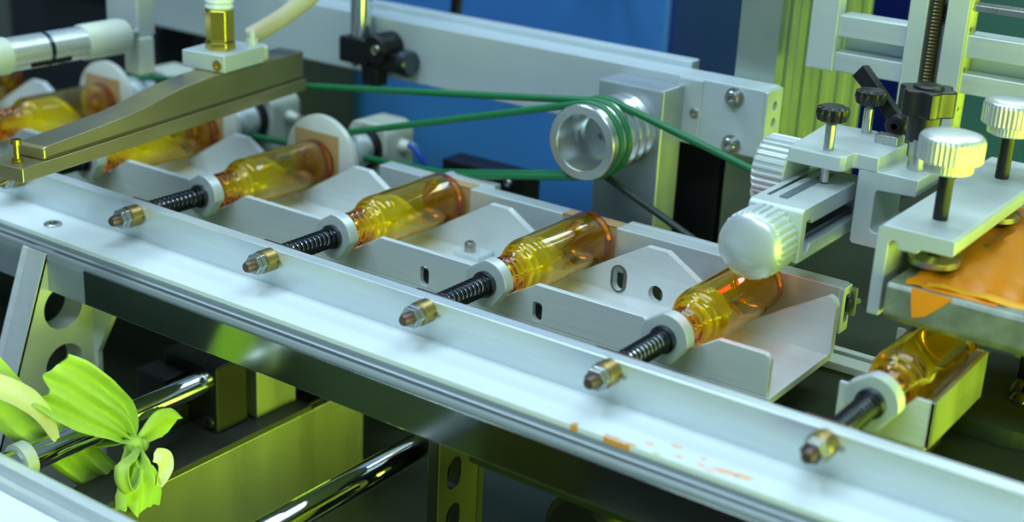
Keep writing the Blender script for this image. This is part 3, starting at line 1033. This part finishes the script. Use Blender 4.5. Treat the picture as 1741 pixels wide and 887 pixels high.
for yy, nm in ((73.2, 0), (124.6, 1)):
    st_ = MB().lathe((234.4, yy, 26.2), (0, 0, 1), [(0, 2.0), (24, 2.0)], 20).build('stud', BLACKM, hd)
    d = MB()
    zk = 47.6
    d.knurl((234.4, yy, zk + 1.2), (0, 0, 1), [(0, 6.0, 0.1), (0.4, 6.4, 0.5), (2.6, 6.5, 0.5), (3.0, 8.2, 0.8), (3.4, 8.5, 1), (8.6, 8.5, 1), (9.4, 8.1, 0.3)], 40, 0.03)
    kk = d.build('knurled_knob', mat('bright_turned_knob', (208, 214, 216), 0.7, 0.34, 0.06), st_)
    kk.data.polygons.foreach_set('use_smooth', [False] * len(kk.data.polygons))
    d = MB()
    d.lathe((234.4, yy, zk + 10.5), (0, 0, 1), [(0, 8.1), (0.5, 7.7), (0.9, 6.4), (1.15, 4.0), (1.2, 0)], 40)
    d.build('knob_top', mat('bright_turned_knob', (0, 0, 0)), st_)
    MB().lathe((234.4, yy, 22.4), (0, 0, 1), [(0, 5.6), (1.0, 7.0), (2.6, 7.0), (3.6, 5.4), (4.0, 3.0)], 32).build('pressure_pad', STEEL, st_)

sfm = thing('printing_screen', 'printing screen with worn metal frame and orange film tape at right edge', 'screen', (262, 95, 11))
MB().prism([(55.6, 11), (62.5, 11), (62.5, 21.6), (55.0, 21.6), (54, 20.6), (54, 13.0)], 'X', 229.2, 320).build('front_bar', CAST, sfm, 0.4)
MB().box(229.2, 240, 62.5, 146, 11, 21.6).build('side_bar', CAST, sfm, 0.7)
MB().box(229.2, 320, 146, 155, 11, 21.6).build('rear_bar', CAST, sfm, 0.7)
MB().box(240, 320, 62.5, 146, 11.6, 12.0).build('screen_mesh', MESHF, sfm)


def sheet(pts, nx, ny, thick):
    """wavy solid sheet: pts is a grid [ny][nx] of points"""
    d_ = MB()
    top = [Vector(p) for row in pts for p in row]
    bot = [p - Vector((0, 0, thick)) for p in top]
    n_ = len(top)
    fs__ = []
    for j in range(ny - 1):
        for i in range(nx - 1):
            a = j * nx + i
            fs__.append([a, a + 1, a + 1 + nx, a + nx])
            fs__.append([n_ + a, n_ + a + nx, n_ + a + 1 + nx, n_ + a + 1])
    edge = [i for i in range(nx)] + [j * nx + nx - 1 for j in range(1, ny)] + [(ny - 1) * nx + i for i in range(nx - 2, -1, -1)] + [j * nx for j in range(ny - 2, 0, -1)]
    for a, b_ in zip(edge, edge[1:] + edge[:1]):
        fs__.append([a, b_, b_ + n_, a + n_])
    d_.add(top + bot, fs__, True)
    return d_


grid = []
for j in range(24):
    y = 56.5 + 88 * j / 23
    row = []
    for i in range(14):
        x = 233 + 24 * i / 13
        z = 22.0 + 0.5 * math.sin(x * 0.8 + y * 0.13) + 0.35 * math.sin(y * 0.45 + x * 0.3)
        if x > 242:
            z -= (x - 242) * 0.55
        if y < 60:
            z -= (60 - y) * 0.15
        row.append((x + 0.5 * math.sin(y * 0.6), y, max(z, 21.75 if x < 240.2 or y < 62.6 else 12.3)))
    grid.append(row)
sheet(grid, 14, 24, 0.15).build('orange_tape', OTAPE, sfm)
grid = []
for j in range(8):
    y = 58.5 + 16 * j / 7
    row = []
    for i in range(26):
        x = 238 + 78 * i / 25
        z = 22.0 + 0.4 * math.sin(x * 0.5) + 0.25 * math.sin(y + x * 0.2)
        if y > 62.6:
            z -= (y - 62.6) * 0.5
        row.append((x, y - 0.6 * math.sin(x * 0.4), max(z, 21.75 if y < 62.6 or x < 240.2 else 12.3)))
    grid.append(row)
sheet(grid, 26, 8, 0.15).build('orange_tape', mat('light_orange_film', (238, 170, 30), 0, 0.34, 0.15, (25, 60, 60)), sfm)
d = MB()
d.add([(236, 53.9, 22.0), (247, 53.9, 21.9), (244, 53.85, 18.5), (240.5, 53.8, 15.2), (237.2, 53.8, 14.0), (236.4, 53.85, 18)] +
      [(236, 53.7, 22.0), (247, 53.7, 21.9), (244, 53.65, 18.5), (240.5, 53.6, 15.2), (237.2, 53.6, 14.0), (236.4, 53.65, 18)],
      [[0, 1, 2, 3, 4, 5], [11, 10, 9, 8, 7, 6]] + [[i, (i + 1) % 6, (i + 1) % 6 + 6, i + 6] for i in range(6)])
d.build('tape_flap', OTAPE, sfm)

# ================================================================== holder of the last bottle, flange, ink
h5 = thing('bottle_holder', 'short bent-sheet holder with yellow-lit side under the last bottle', 'holder', (246, 55, -25))
pr_ = [(227, -12), (227, -1.0), (233.4, -1.0), (238.4, -6.9), (239.6, -6.9), (246, -1.0), (247.2, 0.6), (252.2, 0.6), (252.2, -12)]
MB().prism(pr_, 'Y', 36, 37.2).build('front_notch', ALUX, h5, 0.12)
MB().prism([(36, -12), (76, -12), (76, 1.4), (36, 0.6)], 'X', 251, 252.2).build('side_wall', OLIVE, h5, 0.12)
MB().box(227, 251, 37.2, 76, -13.2, -12).build('floor_plate', ALUX, h5, 0.1)
pr_ = [(227, -12), (227, 1.4), (229, 1.4), (238.6, -9.9), (239.4, -9.9), (249, 1.4), (251, 1.4), (251, -12)]
MB().prism(pr_, 'Y', 74.8, 76).build('rear_notch', ALUX, h5, 0.12)
MB().box(233, 246, 44, 68, -25, -13.2).build('riser_block', DARK, h5, 0.3)

fl = MB()
pr_ = [(240, 77), (256, 76.4)]
for i in range(15):
    a = math.radians(-88 + 130 * i / 14)
    pr_.append((258 + 20 * math.cos(a), 96.4 + 20 * math.sin(a)))
pr_ += [(262, 128), (240, 128)]
fl.prism(pr_, 'Z', -25, -19.6)
flo = fl.build('rounded_flange', TABLE, None, 0.3)
tag(flo, 'thick steel plate with rounded yellow-lit rim right of the bottle holder', 'plate')
ink = thing('ink_clog', 'dark sticky ink blob dripping behind the bottle holder', 'ink', (262, 98, -19.6))
d = MB()
for k in range(11):
    x, y = 256.5 + random.uniform(-2, 8), 97 + random.uniform(-3, 10)
    r = random.uniform(1.2, 3.0)
    h = random.uniform(0.6, 5)
    d.lathe((x, y, -19.6), (0.1, 0.1, 1), [(0, r), (h * 0.5, r * 0.8), (h * 0.85, r * 0.45), (h, 0)], 12)
d.build('ink_mass', mat('wet_black_ink', (20, 22, 12), 0, 0.12), ink)
dbx = MB().box(252, 300, 112, 126, -19.6, -3).build('dark_block', BLACKM, None, 0.6)
tag(dbx, 'dark metal block under the screen frame behind the ink blob', 'block')

# ================================================================== lower area
lb = thing('leg_bracket', 'trapezoid aluminium leg bracket with round holes at lower left', 'bracket', (-19, -15, -108))
# plate facing +X
MB().prism([(-22, -12.5), (-4.6, -12.5), (-5.2, -108), (-58, -108)], 'X', -28, -19,
           holes=[circ(-16.6, -32.6, 7.6, 36), circ(-17.4, -53.2, 7.6, 36), circ(-19, -74, 7.6, 30)]).build('holed_plate', mat('dull_bracket_metal', (196, 202, 196), 0.25, 0.45, 0.06), lb, 0.3)
d = MB()
d.add([(-31, -22.0, -12.5), (-19, -22.0, -12.5), (-19, -58.0, -108), (-31, -58.0, -108), (-31, -20.5, -12.5), (-19, -20.5, -12.5), (-19, -56.5, -108), (-31, -56.5, -108)],
      [(0, 1, 2, 3), (7, 6, 5, 4), (0, 4, 5, 1), (1, 5, 6, 2), (2, 6, 7, 3), (3, 7, 4, 0)])
d.build('front_plate', ALUX, lb, 0.3)
MB().prism([(-19, -24.8), (-2, -24.8), (-17.5, -52), (-19, -108), (-25, -108), (-25, -24.8)], 'Y', -5.2, -3).build('gusset', ALUX, lb, 0.3)

for nm, x, lab, y0, y1 in (('guide_rod', 30, 'polished chrome guide rod at lower left with lime cloth tied on', -83, -1),
                           ('guide_rod', 110, 'polished chrome guide rod running under the polished strip, lower centre', -83, 60)):
    t = thing(nm, lab, 'rod', (x, y0, -50), 'chrome guide rods below the rail')
    MB().lathe((x, y0, -50), (0, 1, 0), [(0, 4.2), (y1 - y0, 4.2)], 40).build('rod', CHROME, t)
    if x == 30:
        MB().lathe((x, -72, -50), (0, 1, 0), [(0, 5.6), (3.6, 5.6)], 32).build('end_collar', CREAM, t)

bb = thing('bearing_block', 'black bearing block with chrome bolt at the end of the left rod', 'block', (25, 6, -66.4))
MB().box(12, 36.5, -2, 12, -66.4, -43).build('block_body', BLACKM, bb, 0.8)
MB().box(10, 24, -12, -2, -66, -47).build('block_flange', BLACKM, bb, 0.6)
socket_screw(bb, (33.2, -2, -47.0), (0, -1, 0), 2.2, 2.4)
socket_screw(bb, (33.2, -2, -62.5), (0, -1, 0), 2.2, 1.4, 'socket_screw', BLACKM)
ab = MB().box(12, 38, 14.5, 33, -66.4, -42.8).build('angle_block', OLIVE, None, 0.5)
tag(ab, 'pale block with bright yellow-lit side behind the black bearing block', 'block')

pn = thing('side_panel_box', 'long reflective stainless box with yellow-green side in the lower middle', 'panel', (37, 0, -108))
MB().box(30, 44, -82, 61, -108, -68.6).build('panel_sheet', OLIVE, pn, 0.4)
MB().box(29, 44.4, -82, 34, -68.6, -66.4).build('top_cover', mat('dark_rubber_cover', (52, 54, 50), 0.2, 0.5, 0.2), pn, 0.4)
MB().box(30, 42, 34, 61, -68.6, -67.2).build('rear_cover', BLACKM, pn, 0.4)

pbk = thing('perforated_bracket', 'black bracket with oval holes under the polished strip', 'bracket', (128, 6, -108))
MB().prism([(-6, -26), (13, -26), (13, -108), (-6, -108)], 'X', 126.5, 130.5,
           holes=[slot(1.5, -48, 3.2, 10), slot(1.5, -63, 3.2, 10), slot(1.5, -78, 3.2, 10)]).build('bracket_plate', mat('matt_black_steel', (10, 11, 12), 0, 0.8, spec=0.05), pbk, 0.3)
MB().box(118, 130.5, 13, 16, -108, -26).build('bracket_web', BLACKM, pbk, 0.3)
vs2 = thing('valve_body', 'dark round valve body in the shadow under the rail, lower right', 'valve', (172, 12, -108))
MB().lathe((172, 2, -52), (0, 1, 0), [(0, 9), (1.5, 11), (26, 11)], 28).build('valve_barrel', BLACKM, vs2)
MB().box(168, 212, 6, 30, -108, -55).build('valve_base', DARK, vs2, 0.8)

# front left guard frame
gf = thing('guard_table', 'blurred white table edge with rounded aluminium rim at the lower left corner', 'table', (40, -118, -108))
MB().box(-120, 112, -150, -83, -108, -43.2).build('table_body', mat('grey_green_side', (96, 112, 104), 0, 0.6), gf, 0.5)
MB().box(-120, 112, -150, -92.6, -43.2, -41.5).build('table_top', WHITE, gf, 0.3)
MB().box(112, 113.5, -150, -83, -108, -41.5).build('reflection_blind', BLACKM, gf, 0.3)  # unseen dark panel added to keep the polished strip's reflection dark
MB().prism([(-83, -44), (-83, -39.6), (-83.6, -38.4), (-85, -37.8), (-87.4, -38.2), (-88.2, -39.4), (-89.2, -40.4), (-91, -40.4), (-92.4, -41.5), (-92.4, -44)], 'X', -120, 112).build('rim_profile', ALU, gf)


# ------------------------------------------------------------------ lime cloth tied on the left rod
def ribbon(path, widths, wdir, folds=3, amp=1.0, m_=15, thick=0.5, seed=0, jag=0.0):
    rnd = random.Random(seed)
    P = [Vector(p) for p in path]

    def cat(t):
        k = t * (len(P) - 1)
        i = min(int(k), len(P) - 2)
        f = k - i
        p0, p1, p2, p3 = P[max(i - 1, 0)], P[i], P[i + 1], P[min(i + 2, len(P) - 1)]
        return 0.5 * (2 * p1 + (p2 - p0) * f + (2 * p0 - 5 * p1 + 4 * p2 - p3) * f * f + (3 * p1 - p0 - 3 * p2 + p3) * f ** 3)

    n_ = 28
    ph = rnd.uniform(0, 6)
    d_ = MB()
    top, bot = [], []
    W = Vector(wdir).normalized()
    for j in range(n_):
        t = j / (n_ - 1)
        p = cat(t)
        q = cat(min(1, t + 0.02)) - cat(max(0, t - 0.02))
        q.normalize()
        u_ = (W - q * W.dot(q)).normalized()
        nn = q.cross(u_)
        k = t * (len(widths) - 1)
        i = min(int(k), len(widths) - 2)
        wd = widths[i] + (widths[i + 1] - widths[i]) * (k - i)
        for a in range(m_):
            s_ = a / (m_ - 1) - 0.5
            off = amp * math.sin(folds * 2 * math.pi * s_ + ph + 1.5 * t) + 0.5 * amp * math.sin(folds * 5 * s_ + 7 * t)
            e = jag * math.sin(9 * s_ + ph) if j == n_ - 1 else 0
            x = p + u_ * (s_ * wd) + nn * off + q * e
            top.append(x + nn * thick / 2)
            bot.append(x - nn * thick / 2)
    N_ = len(top)
    fs__ = []
    for j in range(n_ - 1):
        for i in range(m_ - 1):
            a = j * m_ + i
            fs__.append([a, a + 1, a + 1 + m_, a + m_])
            fs__.append([N_ + a, N_ + a + m_, N_ + a + 1 + m_, N_ + a + 1])
    edge = [i for i in range(m_)] + [j * m_ + m_ - 1 for j in range(1, n_)] + [(n_ - 1) * m_ + i for i in range(m_ - 2, -1, -1)] + [j * m_ for j in range(n_ - 2, 0, -1)]
    for a, b_ in zip(edge, edge[1:] + edge[:1]):
        fs__.append([a, b_, b_ + N_, a + N_])
    d_.add(top + bot, fs__, True)
    return d_


clo = thing('lime_cloth', 'lime green cloth knotted round the left chrome rod', 'cloth', (34, -40, -56))
WD = (0.6, 0.55, -0.6)
ribbon([(36.2, -36.3, -54), (36.5, -38, -51), (36, -42, -45), (35, -49, -38), (34.5, -56, -31), (34, -62, -26)], [3, 8, 14, 18, 19, 17], (0.1, 0.75, 0.65), 3, 1.3, 25, 0.5, 1, 2.2).build('upper_drape', CLOTH, clo)
ribbon([(36.6, -34.5, -55), (37, -31, -54.5), (37, -26, -53), (36.5, -21.5, -53.5), (36, -17, -54.5)], [2.5, 6, 9.5, 8, 1.5], (0, 0.3, 1), 1, 0.7, 11, 0.5, 2).build('right_tail', CLOTH, clo)
ribbon([(37.6, -36.4, -56.5), (40.5, -39, -56.8), (44.5, -42, -57.5), (46.8, -42.6, -61), (47, -42.8, -66), (47, -44, -71)], [3, 7, 10, 13, 15, 14], (0.15, 1, 0.1), 3, 1.4, 25, 0.5, 3, 2.4).build('hanging_tail', CLOTH, clo)
ribbon([(39, -36.5, -56.5), (44, -43.5, -55), (47.5, -49.5, -54), (48.6, -50.6, -58), (48.6, -48.5, -62.5), (48.4, -45.5, -61), (48, -43.5, -57)], [2.5, 4, 5, 5, 4.5, 4, 3], (1, 0.2, 0.3), 1, 0.4, 9, 0.5, 4).build('bow_loop', CLOTH, clo)
ribbon([(46, -36, -56.5), (47, -33.5, -58), (47.2, -33.4, -61.5), (47.2, -36, -66.5)], [4, 5.5, 5, 2], (0.2, 1, 0.1), 1, 0.6, 9, 0.5, 5).build('pale_tail', STRAP, clo)
d = MB()
for c_k, r_k in (((37.2, -36.4, -55.3), 3.1), ((37.5, -33.6, -56.6), 2.3)):
    d.lathe((c_k[0], c_k[1] - r_k * 1.1, c_k[2]), (0, 1, -0.15), [(0, 0), (r_k * 0.25, r_k * 0.62), (r_k * 0.7, r_k * 0.95), (r_k * 1.2, r_k), (r_k * 1.7, r_k * 0.8), (r_k * 2.1, r_k * 0.4), (r_k * 2.2, 0)], 18)
d.build('knot', CLOTH, clo)
ribbon([(26, -78, -20), (26, -72, -30), (26, -66, -40), (26, -58, -49), (27, -50, -58), (28, -42, -68), (29, -36, -76)], [12, 13, 13, 12, 13, 12, 9], (0.25, 0.8, 0.5), 2, 1.2, 15, 0.5, 6).build('rear_drape', CLOTH, clo)
ribbon([(33, -82, -20), (33, -76, -24), (33, -69, -30), (33, -64, -37), (33, -60.5, -46)], [6, 6.5, 6.5, 5, 2], (0.1, 0.6, 0.8), 1, 0.4, 9, 0.5, 7).build('pale_strap', STRAP, clo)
ribbon([(30, -44.5, -45.2), (27.4, -44, -46.8), (25.4, -43.5, -50), (27, -43, -53.8), (30.5, -42, -54.9), (34, -40, -54.5), (36, -37.5, -54)], [8, 8, 8, 8, 7, 5, 3], (0, 1, 0), 1, 0.25, 9, 0.5, 8).build('rod_wrap', CLOTH, clo)

# red sensor lamp between the arm and the red-lit bottle
rs = thing('red_sensor', 'tiny red sensor lamp hidden under the clamp arm above the bottle', 'sensor', (184, 70, 12))
MB().lathe((184.5, 72, 16.2), (0, 0, -1), [(0, 1.8), (2.5, 1.8)], 16).build('sensor_body', BLACKM, rs)
em = bpy.data.materials.new('red_lamp_lens')
em.use_nodes = True
eb = em.node_tree.nodes['Principled BSDF']
eb.inputs['Base Color'].default_value = (0.6, 0.01, 0.01, 1)
eb.inputs['Emission Color'].default_value = (1, 0.03, 0.02, 1)
eb.inputs['Emission Strength'].default_value = 9
MB().box(182.6, 186.4, 63, 79, 16.2, 17.1).build('lens_bar', em, rs, 0.2)
ll = bpy.data.lights.new('red_sensor_lamp', 'SPOT')
ll.energy = 0.12
ll.color = (1, 0.02, 0.02)
ll.spot_size = math.radians(70)
ll.shadow_soft_size = 1.6 * S
lo = bpy.data.objects.new('red_sensor_lamp', ll)
COL.objects.link(lo)
lo.location = Vector((184.5, 71.5, 13.4)) * S
lo.rotation_euler = (Vector((180, 58, 4)) - Vector((184.5, 71.5, 13.4))).to_track_quat('-Z', 'Y').to_euler()
